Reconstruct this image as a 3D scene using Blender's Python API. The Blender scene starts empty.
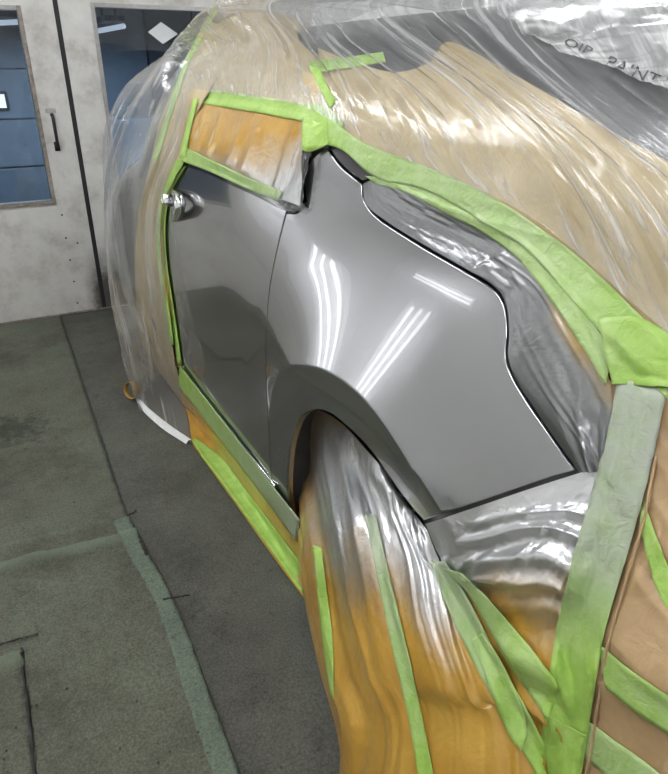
import bpy, bmesh, math, random
from mathutils import Vector, Matrix, noise
from mathutils.bvhtree import BVHTree
from mathutils.geometry import delaunay_2d_cdt
random.seed(7)
scene = bpy.context.scene
C = scene.collection
R = math.radians

# ------------------------------------------------------------------ camera, world, exposure
F_PX, CAM_H, PITCH, YAW = 650.0, 1.38, math.atan(0.487), R(28.3)
cam_d = bpy.data.cameras.new('camera'); cam = bpy.data.objects.new('camera', cam_d); C.objects.link(cam)
cam_d.sensor_fit = 'HORIZONTAL'; cam_d.sensor_width = 36.0; cam_d.lens = 36.0*F_PX/668.0
cam_d.clip_start = 0.02; cam_d.clip_end = 60
cam.location = (0, 0, CAM_H); cam.rotation_euler = (math.pi/2-PITCH, 0, -YAW)
scene.camera = cam
world = bpy.data.worlds.new('world'); scene.world = world; world.use_nodes = True
world.node_tree.nodes['Background'].inputs[0].default_value = (0.9, 0.95, 1, 1)
world.node_tree.nodes['Background'].inputs[1].default_value = 0.25
vs = scene.view_settings
vs.view_transform = 'Standard'; vs.look = 'None'; vs.gamma = 1; vs.use_curve_mapping = False
vs.exposure = 0.0

# ------------------------------------------------------------------ helpers
def ray(px, py):
    x, y = px-334.0, 387.0-py
    fwd = F_PX*math.cos(PITCH)+y*math.sin(PITCH); up = -F_PX*math.sin(PITCH)+y*math.cos(PITCH)
    return Vector((x*math.cos(YAW)+fwd*math.sin(YAW), -x*math.sin(YAW)+fwd*math.cos(YAW), up)).normalized()
EYE = Vector((0, 0, CAM_H))
def onX(px, py, X): r = ray(px, py); return EYE + r*(X/r.x)
def onY(px, py, Y): r = ray(px, py); return EYE + r*(Y/r.y)
def onZ(px, py, Z): r = ray(px, py); return EYE + r*((Z-CAM_H)/r.z)

def sstep(a, b, x):
    t = min(1, max(0, (x-a)/(b-a))); return t*t*(3-2*t)
def lerp(a, b, t): return a+(b-a)*t
def pw(tab, z):                     # smooth monotone table lookup (cubic hermite)
    if z <= tab[0][0]: return tab[0][1]
    if z >= tab[-1][0]: return tab[-1][1]
    n = len(tab)
    for i in range(n-1):
        if z <= tab[i+1][0]:
            x0, y0 = tab[i]; x1, y1 = tab[i+1]; h = x1-x0; d = (y1-y0)/h
            m0 = d if i == 0 else ((y1-tab[i-1][1])/(x1-tab[i-1][0]))
            m1 = d if i == n-2 else ((tab[i+2][1]-y0)/(tab[i+2][0]-x0))
            t = (z-x0)/h
            return ((2*t**3-3*t*t+1)*y0+(t**3-2*t*t+t)*h*m0+(-2*t**3+3*t*t)*y1+(t**3-t*t)*h*m1)
# side of the car: X (distance from the camera's line) as a function of Y (along the car) and Z
PROF = [(0.0, .66), (.18, .635), (.30, .607), (.42, .600), (.60, .593), (.78, .588), (.92, .586), (1.04, .589), (1.115, .596),
        (1.18, .612), (1.32, .675), (1.42, .765), (1.475, .87), (1.505, 1.02), (1.53, 1.49)]
AY, AZ, AR0, AR1 = .95, .322, .392, .533       # rear wheel arch: centre, lip radius, outer radius of the flare
def S(Y, Z):
    x = pw(PROF, Z)
    if Y < .8: x += .34*(.8-Y)**2
    if Y > 3.5: x += .9*(Y-3.5)**2
    r = max(AR0-.012, math.hypot(Y-AY, Z-AZ))
    # haunch above and behind the wheel, fold line at AR1, flare turning in to the lip
    ang = math.atan2(Z-AZ, Y-AY)               # 0 = forward, 90 up
    wfront = sstep(R(12), R(75), ang) if ang > -1.6 else 1.0
    if Z < AZ and Y < AY: wfront = 1.0
    H = .060*(.25+.75*wfront)
    x += .20*max(0, Z-.80)*sstep(1.75, .95, Y)*(1-sstep(1.12, 1.3, Z)*.5)
    if r >= AR1:
        x -= H*math.exp(-(r-AR1)/.20)*(1-sstep(AR1+.2, AR1+.45, r))
    else:
        x -= H-(AR1-r)*(.08+.20*wfront*(1-.85*sstep(R(95), R(135), ang)))
    return x
def S0(Y, Z): return .562+.34*max(0, .8-Y)**2      # plain drape surface for the hanging films
def Sn(Y, Z, e=.002):
    dy = (S(Y+e, Z)-S(Y-e, Z))/(2*e); dz = (S(Y, Z+e)-S(Y, Z-e))/(2*e)
    return Vector((-1, dy, dz)).normalized()
def hit(px, py, off=0.0, S=None):
    S = S or SIDE
    r = ray(px, py)
    g = lambda t: (EYE.x+r.x*t) - S(EYE.y+r.y*t, EYE.z+r.z*t) + off
    if r.x <= 1e-4: return onX(px, py, .59)
    t0 = .36/r.x; t = t0; step = .025/r.x
    for i in range(60):
        if g(t+step) > 0: break
        t += step
    else: return onX(px, py, .95)
    a, b = t, t+step
    for i in range(16):
        m = (a+b)/2
        if g(m) > 0: b = m
        else: a = m
    return EYE+r*b

SIDE = S
def cr(p0, p1, p2, p3, t):
    return p1+((p2-p0)*.5)*t+(p0-p1*2.5+p2*2-p3*.5)*t*t+(p1*1.5-p0*.5-p2*1.5+p3*.5)*t**3
def spline(pts, n):                 # n points along a catmull-rom chain through pts (vectors)
    out = []; m = len(pts)-1
    for i in range(n):
        s = i/(n-1)*m; k = min(int(s), m-1); t = s-k
        p1, p2 = pts[k], pts[k+1]
        p0 = pts[k-1] if k > 0 else p1*2-p2
        p3 = pts[k+2] if k+2 <= m else p2*2-p1
        out.append(cr(p0, p1, p2, p3, t))
    return out

def link(o, parent=None):
    C.objects.link(o)
    if parent is not None: o.parent = parent; o.matrix_parent_inverse = parent.matrix_world.inverted()
    return o
def tag(o, label=None, cat=None, group=None, kind=None):
    if label: o['label'] = label
    if cat: o['category'] = cat
    if group: o['group'] = group
    if kind: o['kind'] = kind
    return o
def empty(name, loc=(0, 0, 0)):
    o = bpy.data.objects.new(name, None); C.objects.link(o); o.location = loc; o.empty_display_size = .1
    bpy.context.view_layer.update(); return o
def mesh_obj(name, verts, faces, mat, parent=None, smooth=False):
    me = bpy.data.meshes.new(name); me.from_pydata([tuple(v) for v in verts], [], faces); me.update()
    if mat: me.materials.append(mat)
    if smooth: me.polygons.foreach_set('use_smooth', [True]*len(me.polygons))
    return link(bpy.data.objects.new(name, me), parent)
def bm_obj(name, bm, mat, parent=None, smooth=False):
    me = bpy.data.meshes.new(name); bm.to_mesh(me); bm.free()
    if mat: me.materials.append(mat)
    if smooth: me.polygons.foreach_set('use_smooth', [True]*len(me.polygons))
    return link(bpy.data.objects.new(name, me), parent)
def bbox(bm, x0, x1, y0, y1, z0, z1, bev=0):
    r = bmesh.ops.create_cube(bm, size=1); vs_ = r['verts']
    for v in vs_: v.co = Vector((lerp(x0, x1, v.co.x+.5), lerp(y0, y1, v.co.y+.5), lerp(z0, z1, v.co.z+.5)))
    if bev:
        es = list({e for v in vs_ for e in v.link_edges})
        bmesh.ops.bevel(bm, geom=es, offset=bev, segments=2, affect='EDGES')
def box_obj(name, b, mat, parent=None, bev=0):
    bm = bmesh.new(); bbox(bm, *b, bev); return bm_obj(name, bm, mat, parent)
def tube(bm, pts, rad, seg=8, cap=True):
    rings = []
    for i, p in enumerate(pts):
        d = (pts[min(i+1, len(pts)-1)]-pts[max(i-1, 0)]).normalized()
        a = d.orthogonal().normalized() if i == 0 else (rings_a-d*rings_a.dot(d)).normalized()
        rings_a = a; b = d.cross(a)
        rr = rad[i] if isinstance(rad, (list, tuple)) else rad
        rings.append([bm.verts.new(p+(a*math.cos(k*2*math.pi/seg)+b*math.sin(k*2*math.pi/seg))*rr) for k in range(seg)])
    for i in range(len(rings)-1):
        for k in range(seg):
            bm.faces.new((rings[i][k], rings[i][(k+1) % seg], rings[i+1][(k+1) % seg], rings[i+1][k]))
    if cap: bm.faces.new(rings[0][::-1]); bm.faces.new(rings[-1])

# ------------------------------------------------------------------ materials
MATS = {}
def nt_mat(name):
    m = bpy.data.materials.new(name); m.use_nodes = True; nt = m.node_tree
    for n in list(nt.nodes): nt.nodes.remove(n)
    out = nt.nodes.new('ShaderNodeOutputMaterial'); MATS[name] = m
    return m, nt, out
def N(nt, t, **kw):
    n = nt.nodes.new(t)
    for k, v in kw.items():
        if k.startswith('i_'): n.inputs[k[2:].replace('_', ' ')].default_value = v
        else: setattr(n, k, v)
    return n
def L(nt, a, b): nt.links.new(a, b)
def ramp(nt, src, stops):
    r = N(nt, 'ShaderNodeValToRGB'); e = r.color_ramp.elements
    while len(e) < len(stops): e.new(.5)
    for i, (p, c) in enumerate(stops):
        e[i].position = p; e[i].color = c if len(c) == 4 else (*c, 1)
    L(nt, src, r.inputs[0]); return r
def simple(name, col, rough=.5, metal=0, coat=0, nscale=0, namp=.15, bump=0, emit=None, estr=0):
    m, nt, out = nt_mat(name); p = N(nt, 'ShaderNodeBsdfPrincipled')
    p.inputs['Base Color'].default_value = (*col, 1); p.inputs['Roughness'].default_value = rough
    p.inputs['Metallic'].default_value = metal; p.inputs['Coat Weight'].default_value = coat; p.inputs['Coat Roughness'].default_value = .03
    if emit: p.inputs['Emission Color'].default_value = (*emit, 1); p.inputs['Emission Strength'].default_value = estr
    if nscale:
        tc = N(nt, 'ShaderNodeTexCoord'); nz = N(nt, 'ShaderNodeTexNoise', i_Scale=nscale, i_Detail=6.0, i_Roughness=.65); L(nt, tc.outputs['Object'], nz.inputs['Vector'])
        r = ramp(nt, nz.outputs[0], [(.3, tuple(c*(1-namp) for c in col)), (.7, tuple(min(1, c*(1+namp)) for c in col))])
        L(nt, r.outputs[0], p.inputs['Base Color'])
        if bump:
            b = N(nt, 'ShaderNodeBump', i_Strength=bump, i_Distance=.004); L(nt, nz.outputs[0], b.inputs['Height']); L(nt, b.outputs[0], p.inputs['Normal'])
    L(nt, p.outputs[0], out.inputs[0]); return m

def m_paint():
    m, nt, out = nt_mat('grey_metallic_paint'); p = N(nt, 'ShaderNodeBsdfPrincipled')
    p.inputs['Base Color'].default_value = (.345, .345, .358, 1); p.inputs['Metallic'].default_value = .97; p.inputs['Roughness'].default_value = .2
    p.inputs['Coat Weight'].default_value = 1.0; p.inputs['Coat Roughness'].default_value = .02; p.inputs['Coat IOR'].default_value = 1.6
    tc = N(nt, 'ShaderNodeTexCoord'); nz = N(nt, 'ShaderNodeTexNoise', i_Scale=900.0, i_Detail=2.0); L(nt, tc.outputs['Object'], nz.inputs['Vector'])
    b = N(nt, 'ShaderNodeBump', i_Strength=.06, i_Distance=.001); L(nt, nz.outputs[0], b.inputs['Height']); L(nt, b.outputs[0], p.inputs['Normal'])
    L(nt, p.outputs[0], out.inputs[0]); return m
def m_clear(name='clear_plastic_film', lv=(.09, .21, .68)):
    m, nt, out = nt_mat(name)
    uv = N(nt, 'ShaderNodeUVMap')
    mp = N(nt, 'ShaderNodeMapping'); mp.inputs['Scale'].default_value = (1.0, .07, 1); L(nt, uv.outputs[0], mp.inputs[0])
    sx = N(nt, 'ShaderNodeSeparateXYZ'); L(nt, uv.outputs[0], sx.inputs[0])
    mp2 = N(nt, 'ShaderNodeMapping'); mp2.inputs['Scale'].default_value = (.14, .42, 1); L(nt, uv.outputs[0], mp2.inputs[0])
    mr = N(nt, 'ShaderNodeMapRange'); mr.inputs[1].default_value = 1.15; mr.inputs[2].default_value = 1.75; L(nt, sx.outputs['X'], mr.inputs[0])
    mv = N(nt, 'ShaderNodeMix', data_type='VECTOR'); L(nt, mr.outputs[0], mv.inputs['Factor']); L(nt, mp2.outputs[0], mv.inputs[4]); L(nt, mp.outputs[0], mv.inputs[5])
    nz = N(nt, 'ShaderNodeTexNoise', i_Scale=19.0, i_Detail=6.0, i_Roughness=.62, i_Distortion=.5); L(nt, mv.outputs[1], nz.inputs['Vector'])
    r1 = ramp(nt, nz.outputs[0], [(.42, (lv[0],)*3), (.54, (lv[1],)*3), (.68, (lv[2],)*3)])
    tr = N(nt, 'ShaderNodeBsdfTransparent'); tr.inputs[0].default_value = (.96, .96, .96, 1)
    df = N(nt, 'ShaderNodeBsdfDiffuse'); df.inputs[0].default_value = (.82, .82, .82, 1)
    tl = N(nt, 'ShaderNodeBsdfTranslucent'); tl.inputs[0].default_value = (.8, .8, .8, 1)
    ms = N(nt, 'ShaderNodeMixShader'); ms.inputs[0].default_value = .35; L(nt, df.outputs[0], ms.inputs[1]); L(nt, tl.outputs[0], ms.inputs[2])
    mix = N(nt, 'ShaderNodeMixShader'); L(nt, r1.outputs[0], mix.inputs[0]); L(nt, tr.outputs[0], mix.inputs[1]); L(nt, ms.outputs[0], mix.inputs[2])
    gl = N(nt, 'ShaderNodeBsdfGlossy'); gl.inputs['Roughness'].default_value = .22; gl.inputs[0].default_value = (1, 1, 1, 1)
    nz2 = N(nt, 'ShaderNodeTexNoise', i_Scale=70.0, i_Detail=3.0); L(nt, mv.outputs[1], nz2.inputs['Vector'])
    b = N(nt, 'ShaderNodeBump', i_Strength=.2, i_Distance=.006); L(nt, nz2.outputs[0], b.inputs['Height']); L(nt, b.outputs[0], gl.inputs['Normal'])
    lw = N(nt, 'ShaderNodeLayerWeight', i_Blend=.5)
    pwn = N(nt, 'ShaderNodeMath', operation='POWER'); pwn.inputs[1].default_value = 3.5; L(nt, lw.outputs['Facing'], pwn.inputs[0])
    fm = N(nt, 'ShaderNodeMath', operation='MULTIPLY_ADD'); fm.inputs[1].default_value = .55; fm.inputs[2].default_value = .07; fm.use_clamp = True; L(nt, pwn.outputs[0], fm.inputs[0])
    mx2 = N(nt, 'ShaderNodeMixShader'); L(nt, fm.outputs[0], mx2.inputs[0]); L(nt, mix.outputs[0], mx2.inputs[1]); L(nt, gl.outputs[0], mx2.inputs[2])
    L(nt, mx2.outputs[0], out.inputs[0]); return m
def m_amber(name, base, base2, rough=.3, silver=(.63, .63, .64), crump=.2):
    """amber masking film; attribute 'spray' = grey overspray settled next to the painted panels"""
    m, nt, out = nt_mat(name)
    tc = N(nt, 'ShaderNodeTexCoord')
    nz = N(nt, 'ShaderNodeTexNoise', i_Scale=14.0, i_Detail=6.0, i_Roughness=.6); L(nt, tc.outputs['Object'], nz.inputs['Vector'])
    at = N(nt, 'ShaderNodeAttribute', attribute_name='spray')
    a1 = N(nt, 'ShaderNodeMath', operation='MULTIPLY_ADD'); a1.inputs[1].default_value = .7; a1.inputs[2].default_value = -.35; L(nt, nz.outputs[0], a1.inputs[0])
    a2 = N(nt, 'ShaderNodeMath', operation='ADD'); L(nt, a1.outputs[0], a2.inputs[0]); L(nt, at.outputs['Fac'], a2.inputs[1])
    sp = ramp(nt, a2.outputs[0], [(.25, (0, 0, 0)), (.75, (1, 1, 1))])
    am = N(nt, 'ShaderNodeBsdfPrincipled'); am.inputs['Roughness'].default_value = rough; am.inputs['Coat Weight'].default_value = .6; am.inputs['Coat Roughness'].default_value = .12
    nz3 = N(nt, 'ShaderNodeTexNoise', i_Scale=9.0, i_Detail=4.0); L(nt, tc.outputs['Object'], nz3.inputs['Vector'])
    rc = ramp(nt, nz3.outputs[0], [(.35, base), (.65, base2)]); L(nt, rc.outputs[0], am.inputs['Base Color'])
    si = N(nt, 'ShaderNodeBsdfPrincipled'); si.inputs['Base Color'].default_value = (*silver, 1); si.inputs['Metallic'].default_value = .85; si.inputs['Roughness'].default_value = .3
    nb = N(nt, 'ShaderNodeTexNoise', i_Scale=45.0, i_Detail=4.0, i_Distortion=.6); L(nt, tc.outputs['Object'], nb.inputs['Vector'])
    nc = N(nt, 'ShaderNodeTexNoise', i_Scale=16.0, i_Detail=3.0, i_Distortion=1.2); L(nt, tc.outputs['Object'], nc.inputs['Vector'])
    c1 = N(nt, 'ShaderNodeMath', operation='SUBTRACT'); c1.inputs[1].default_value = .5; L(nt, nc.outputs[0], c1.inputs[0])
    c2 = N(nt, 'ShaderNodeMath', operation='ABSOLUTE'); L(nt, c1.outputs[0], c2.inputs[0])
    bp0 = N(nt, 'ShaderNodeBump', i_Strength=crump, i_Distance=.02); L(nt, c2.outputs[0], bp0.inputs['Height'])
    bp = N(nt, 'ShaderNodeBump', i_Strength=.22, i_Distance=.006); L(nt, bp0.outputs[0], bp.inputs['Normal']); L(nt, nb.outputs[0], bp.inputs['Height']); L(nt, bp.outputs[0], am.inputs['Normal']); L(nt, bp.outputs[0], si.inputs['Normal'])
    mx = N(nt, 'ShaderNodeMixShader'); L(nt, sp.outputs[0], mx.inputs[0]); L(nt, am.outputs[0], mx.inputs[1]); L(nt, si.outputs[0], mx.inputs[2])
    L(nt, mx.outputs[0], out.inputs[0]); return m
def m_tape():
    m, nt, out = nt_mat('lime_green_tape'); p = N(nt, 'ShaderNodeBsdfPrincipled'); p.inputs['Roughness'].default_value = .5
    tc = N(nt, 'ShaderNodeTexCoord'); nz = N(nt, 'ShaderNodeTexNoise', i_Scale=22.0, i_Detail=5.0, i_Roughness=.6); L(nt, tc.outputs['Object'], nz.inputs['Vector'])
    r = ramp(nt, nz.outputs[0], [(.3, (.24, .40, .065)), (.7, (.38, .58, .12))])
    at = N(nt, 'ShaderNodeAttribute', attribute_name='spray')
    a1 = N(nt, 'ShaderNodeMath', operation='MULTIPLY_ADD'); a1.inputs[1].default_value = .8; a1.inputs[2].default_value = -.4; L(nt, nz.outputs[0], a1.inputs[0])
    a2 = N(nt, 'ShaderNodeMath', operation='ADD', use_clamp=True); L(nt, a1.outputs[0], a2.inputs[0]); L(nt, at.outputs['Fac'], a2.inputs[1])
    mx = N(nt, 'ShaderNodeMix', data_type='RGBA'); L(nt, a2.outputs[0], mx.inputs['Factor']); L(nt, r.outputs[0], mx.inputs['A']); mx.inputs['B'].default_value = (.36, .37, .35, 1)
    L(nt, mx.outputs['Result'], p.inputs['Base Color'])
    nb = N(nt, 'ShaderNodeTexNoise', i_Scale=55.0, i_Detail=5.0, i_Distortion=1.0); L(nt, tc.outputs['Object'], nb.inputs['Vector'])
    bp = N(nt, 'ShaderNodeBump', i_Strength=.45, i_Distance=.006); L(nt, nb.outputs[0], bp.inputs['Height']); L(nt, bp.outputs[0], p.inputs['Normal'])
    L(nt, p.outputs[0], out.inputs[0]); return m
def m_mat(name, c1, c2, c3, stain=None):
    m, nt, out = nt_mat(name); p = N(nt, 'ShaderNodeBsdfPrincipled'); p.inputs['Roughness'].default_value = .95; p.inputs['Specular IOR Level'].default_value = .2
    tc = N(nt, 'ShaderNodeTexCoord')
    n1 = N(nt, 'ShaderNodeTexNoise', i_Scale=2.3, i_Detail=7.0, i_Roughness=.7); L(nt, tc.outputs['Object'], n1.inputs['Vector'])
    n2 = N(nt, 'ShaderNodeTexNoise', i_Scale=160.0, i_Detail=4.0, i_Roughness=.8); L(nt, tc.outputs['Object'], n2.inputs['Vector'])
    n3 = N(nt, 'ShaderNodeTexNoise', i_Scale=19.0, i_Detail=5.0, i_Roughness=.7); L(nt, tc.outputs['Object'], n3.inputs['Vector'])
    r = ramp(nt, n1.outputs[0], [(.34, c1), (.5, c2), (.68, c3)])
    g = ramp(nt, n2.outputs[0], [(.3, (.5,)*3), (.7, (1.4,)*3)])
    mx = N(nt, 'ShaderNodeMix', data_type='RGBA', blend_type='MULTIPLY'); mx.inputs['Factor'].default_value = 1; L(nt, r.outputs[0], mx.inputs['A']); L(nt, g.outputs[0], mx.inputs['B'])
    g2 = ramp(nt, n3.outputs[0], [(.30, (.5,)*3), (.40, (1,)*3)])
    mx2 = N(nt, 'ShaderNodeMix', data_type='RGBA', blend_type='MULTIPLY'); mx2.inputs['Factor'].default_value = .6; L(nt, mx.outputs['Result'], mx2.inputs['A']); L(nt, g2.outputs[0], mx2.inputs['B'])
    fin = mx2.outputs['Result']
    if stain:
        vm = N(nt, 'ShaderNodeVectorMath', operation='DISTANCE'); L(nt, tc.outputs['Object'], vm.inputs[0]); vm.inputs[1].default_value = stain[0]
        ad = N(nt, 'ShaderNodeMath', operation='MULTIPLY_ADD'); ad.inputs[1].default_value = .5; L(nt, n3.outputs[0], ad.inputs[0]); L(nt, vm.outputs['Value'], ad.inputs[2])
        sr = ramp(nt, ad.outputs[0], [(stain[1]+.17, (.45, .45, .46)), (stain[1]+.30, (1, 1, 1))])
        mx3 = N(nt, 'ShaderNodeMix', data_type='RGBA', blend_type='MULTIPLY'); mx3.inputs['Factor'].default_value = 1; L(nt, fin, mx3.inputs['A']); L(nt, sr.outputs[0], mx3.inputs['B']); fin = mx3.outputs['Result']
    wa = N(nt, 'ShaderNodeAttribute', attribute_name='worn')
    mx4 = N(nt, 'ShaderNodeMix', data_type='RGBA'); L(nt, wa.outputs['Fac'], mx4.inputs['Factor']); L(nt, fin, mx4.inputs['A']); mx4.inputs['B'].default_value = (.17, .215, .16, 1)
    L(nt, mx4.outputs['Result'], p.inputs['Base Color'])
    bp = N(nt, 'ShaderNodeBump', i_Strength=.5, i_Distance=.004); L(nt, n2.outputs[0], bp.inputs['Height']); L(nt, bp.outputs[0], p.inputs['Normal'])
    L(nt, p.outputs[0], out.inputs[0]); return m
def m_wall():
    m, nt, out = nt_mat('worn_white_metal'); p = N(nt, 'ShaderNodeBsdfPrincipled'); p.inputs['Roughness'].default_value = .5
    tc = N(nt, 'ShaderNodeTexCoord')
    n1 = N(nt, 'ShaderNodeTexNoise', i_Scale=5.0, i_Detail=8.0, i_Roughness=.7); L(nt, tc.outputs['Object'], n1.inputs['Vector'])
    r = ramp(nt, n1.outputs[0], [(.32, (.42, .40, .37)), (.5, (.60, .585, .555)), (.7, (.68, .665, .635))])
    # scuffed grime low on the door edge
    sep = N(nt, 'ShaderNodeSeparateXYZ'); L(nt, tc.outputs['Object'], sep.inputs[0])
    zx = N(nt, 'ShaderNodeMapRange'); L(nt, sep.outputs['X'], zx.inputs[0]); zx.inputs[1].default_value = .48; zx.inputs[2].default_value = .585
    zz = N(nt, 'ShaderNodeMapRange'); L(nt, sep.outputs['Z'], zz.inputs[0]); zz.inputs[1].default_value = .42; zz.inputs[2].default_value = .12
    ml = N(nt, 'ShaderNodeMath', operation='MULTIPLY'); L(nt, zx.outputs[0], ml.inputs[0]); L(nt, zz.outputs[0], ml.inputs[1])
    n2 = N(nt, 'ShaderNodeTexNoise', i_Scale=16.0, i_Detail=6.0, i_Roughness=.7); L(nt, tc.outputs['Object'], n2.inputs['Vector'])
    ml2 = N(nt, 'ShaderNodeMath', operation='MULTIPLY'); L(nt, ml.outputs[0], ml2.inputs[0]); L(nt, n2.outputs[0], ml2.inputs[1])
    gr = ramp(nt, ml2.outputs[0], [(.03, (0, 0, 0)), (.42, (.95,)*3)])
    mx = N(nt, 'ShaderNodeMix', data_type='RGBA'); L(nt, gr.outputs[0], mx.inputs['Factor']); L(nt, r.outputs[0], mx.inputs['A']); mx.inputs['B'].default_value = (.06, .055, .05, 1)
    L(nt, mx.outputs['Result'], p.inputs['Base Color'])
    L(nt, p.outputs[0], out.inputs[0]); return m
def m_glass(name, tint=(.75, .82, .9), rough=.02):
    m, nt, out = nt_mat(name)
    tr = N(nt, 'ShaderNodeBsdfTransparent'); tr.inputs[0].default_value = (*tint, 1)
    gl = N(nt, 'ShaderNodeBsdfGlossy'); gl.inputs['Roughness'].default_value = rough
    lw = N(nt, 'ShaderNodeLayerWeight', i_Blend=.5)
    pwn = N(nt, 'ShaderNodeMath', operation='POWER'); pwn.inputs[1].default_value = 4; L(nt, lw.outputs['Facing'], pwn.inputs[0])
    fr = N(nt, 'ShaderNodeMath', operation='MULTIPLY_ADD'); fr.inputs[1].default_value = .9; fr.inputs[2].default_value = .05; L(nt, pwn.outputs[0], fr.inputs[0])
    mx = N(nt, 'ShaderNodeMixShader'); L(nt, fr.outputs[0], mx.inputs[0]); L(nt, tr.outputs[0], mx.inputs[1]); L(nt, gl.outputs[0], mx.inputs[2])
    L(nt, mx.outputs[0], out.inputs[0]); return m
PAINT = m_paint(); CLEAR = m_clear(); MILKY = m_clear('milky_plastic_film', (.45, .7, .97))
AMBER = m_amber('amber_masking_film', (.40, .215, .028), (.50, .295, .05))
TANP = m_amber('tan_masking_paper', (.42, .325, .165), (.50, .395, .215), .55)
BROWN = m_amber('brown_masking_film', (.36, .235, .115), (.46, .315, .165), .3)
TAPE = m_tape(); DULL = m_amber('oversprayed_clear_film', (.40, .25, .07), (.48, .32, .10), .3, (.27, .275, .28), .12)
MATG = m_mat('green_felt_mat', (.070, .072, .054), (.110, .114, .086), (.132, .145, .108), ((-.07, 2.78, 0), .13))
MATD = m_mat('grey_felt_mat', (.060, .058, .050), (.092, .091, .077), (.112, .118, .095))
MATE = m_mat('pale_green_felt', (.105, .130, .100), (.125, .155, .118), (.15, .185, .14))
FLOORM = simple('dark_concrete', (.05, .05, .047), .9, nscale=20)
WALLM = m_wall()
WALLP = simple('white_booth_wall', (.75, .75, .735), .5, nscale=3, namp=.08)
CEILM = simple('booth_ceiling_filter', (.30, .30, .30), .8, nscale=3, namp=.06)
TRAYM = simple('white_fixture_tray', (.7, .7, .7), .5, nscale=3, namp=.06)
STEEL = simple('grey_steel', (.42, .41, .40), .4, .6, nscale=30)
BLACK = simple('black_rubber', (.012, .012, .012), .6, nscale=40)
DARKP = simple('dark_grey_primer', (.075, .077, .082), .35, .3, coat=.5, nscale=30)
TRIMB = simple('black_trim_and_reflection', (.02, .02, .022), .15, coat=.6, nscale=40)
CHROME = simple('brushed_silver', (.75, .75, .76), .2, 1, nscale=60, namp=.08)
GLASSD = simple('dark_car_glass', (.02, .022, .024), .05, coat=.5, nscale=5)
GLASS = m_glass('window_glass')
TYRE = simple('tyre_rubber', (.02, .02, .02), .8, nscale=60)
RUST = simple('brown_rusty_edge', (.24, .21, .18), .8, nscale=40, namp=.4)
PAPER = simple('white_paper', (.62, .64, .66), .7, nscale=20, namp=.05)
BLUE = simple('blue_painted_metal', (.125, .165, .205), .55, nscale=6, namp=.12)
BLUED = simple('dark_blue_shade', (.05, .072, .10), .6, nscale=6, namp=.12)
TUBE = simple('lit_fluorescent_tube', (.9, .9, .9), .5, emit=(.96, .98, 1), estr=9, nscale=3, namp=.02)
INK = simple('grey_green_ink', (.05, .065, .06), .5, nscale=60)
WHITEF = simple('white_film_hem', (.72, .72, .72), .4, nscale=40, namp=.08)

# ------------------------------------------------------------------ the booth
YW = 4.22
XL, XR, YB, ZC = -1.75, 4.3, -3.2, 2.9
tag(box_obj('floor', (XL-.1, XR+.1, YB-.1, 9.0, -.06, -.012), FLOORM), kind='structure')
tag(box_obj('ceiling', (XL-.1, XR+.1, YB-.1, YW+.1, ZC, ZC+.1), CEILM), kind='structure')
tag(box_obj('wall_left', (XL-.1, XL, YB, YW+.12, -.012, ZC), WALLP), kind='structure')
tag(box_obj('wall_right', (XR, XR+.1, YB, YW+.12, -.012, ZC), WALLP), kind='structure')
tag(box_obj('wall_rear', (XL, XR, YB-.1, YB, -.012, ZC), WALLP), kind='structure')
bm = bmesh.new()
for b in [(XL, -.95, YW, YW+.1, -.012, ZC), (2.12, XR, YW, YW+.1, -.012, ZC), (-.95, 2.12, YW, YW+.1, 2.35, ZC)]: bbox(bm, *b)
tag(bm_obj('wall_front', bm, WALLP), kind='structure')

def door(name, x0, x1, wx0, wx1, wz0, wz1, label):
    root = empty(name, ((x0+x1)/2, YW, 0)); tag(root, label, None, kind='structure')
    bm = bmesh.new()
    for b in [(x0, wx0, YW, YW+.05, .006, 2.33), (wx1, x1, YW, YW+.05, .006, 2.33), (wx0, wx1, YW, YW+.05, .006, wz0), (wx0, wx1, YW, YW+.05, wz1, 2.33)]: bbox(bm, *b)
    bm_obj('door_leaf', bm, WALLM, root)
    fr = .022
    for b in [(wx0-fr, wx0, YW-.007, YW+.02, wz0-fr, wz1+fr), (wx1, wx1+fr, YW-.007, YW+.02, wz0-fr, wz1+fr)]:
        box_obj('window_jamb', b, RUST if b[0] > .2 and name == 'door_1' else STEEL, root, .002)
    box_obj('window_head', (wx0, wx1, YW-.006, YW+.02, wz1, wz1+fr), STEEL, root, .002)
    box_obj('window_sill', (wx0-fr, wx1+fr, YW-.010, YW+.02, wz0-fr, wz0), RUST if name == 'door_1' else STEEL, root, .002)
    box_obj('pane', (wx0, wx1, YW+.022, YW+.027, wz0, wz1), GLASS, root)
    return root
d1 = door('door_1', -.94, .578, -.55, .395, .695, 1.662, 'left leaf of the worn white metal booth door with black pull handle')
d2 = door('door_2', .604, 2.11, .790, 1.75, .695, 1.690, 'right leaf of the worn white metal booth door behind the wrapped car')
# lower cover sheet and its rivets on the left leaf
box_obj('cover_sheet', (-.93, .425, YW-.004, YW, .012, .655), WALLM, d1)
bm = bmesh.new(); bmesh.ops.create_uvsphere(bm, u_segments=8, v_segments=5, radius=.007); rv = bpy.data.meshes.new('rivet'); bm.to_mesh(rv); bm.free(); rv.materials.append(BLACK)
for px, py in [(62, 215), (66, 238), (70, 260), (74, 281.5), (77.6, 303), (77.6, 243)]:
    p = onY(px, py, YW); o = link(bpy.data.objects.new('rivet', rv), d1); o.location = p-Vector(d1.location); o.matrix_parent_inverse = Matrix(); o.scale = (.8, .5, .8)
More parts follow.
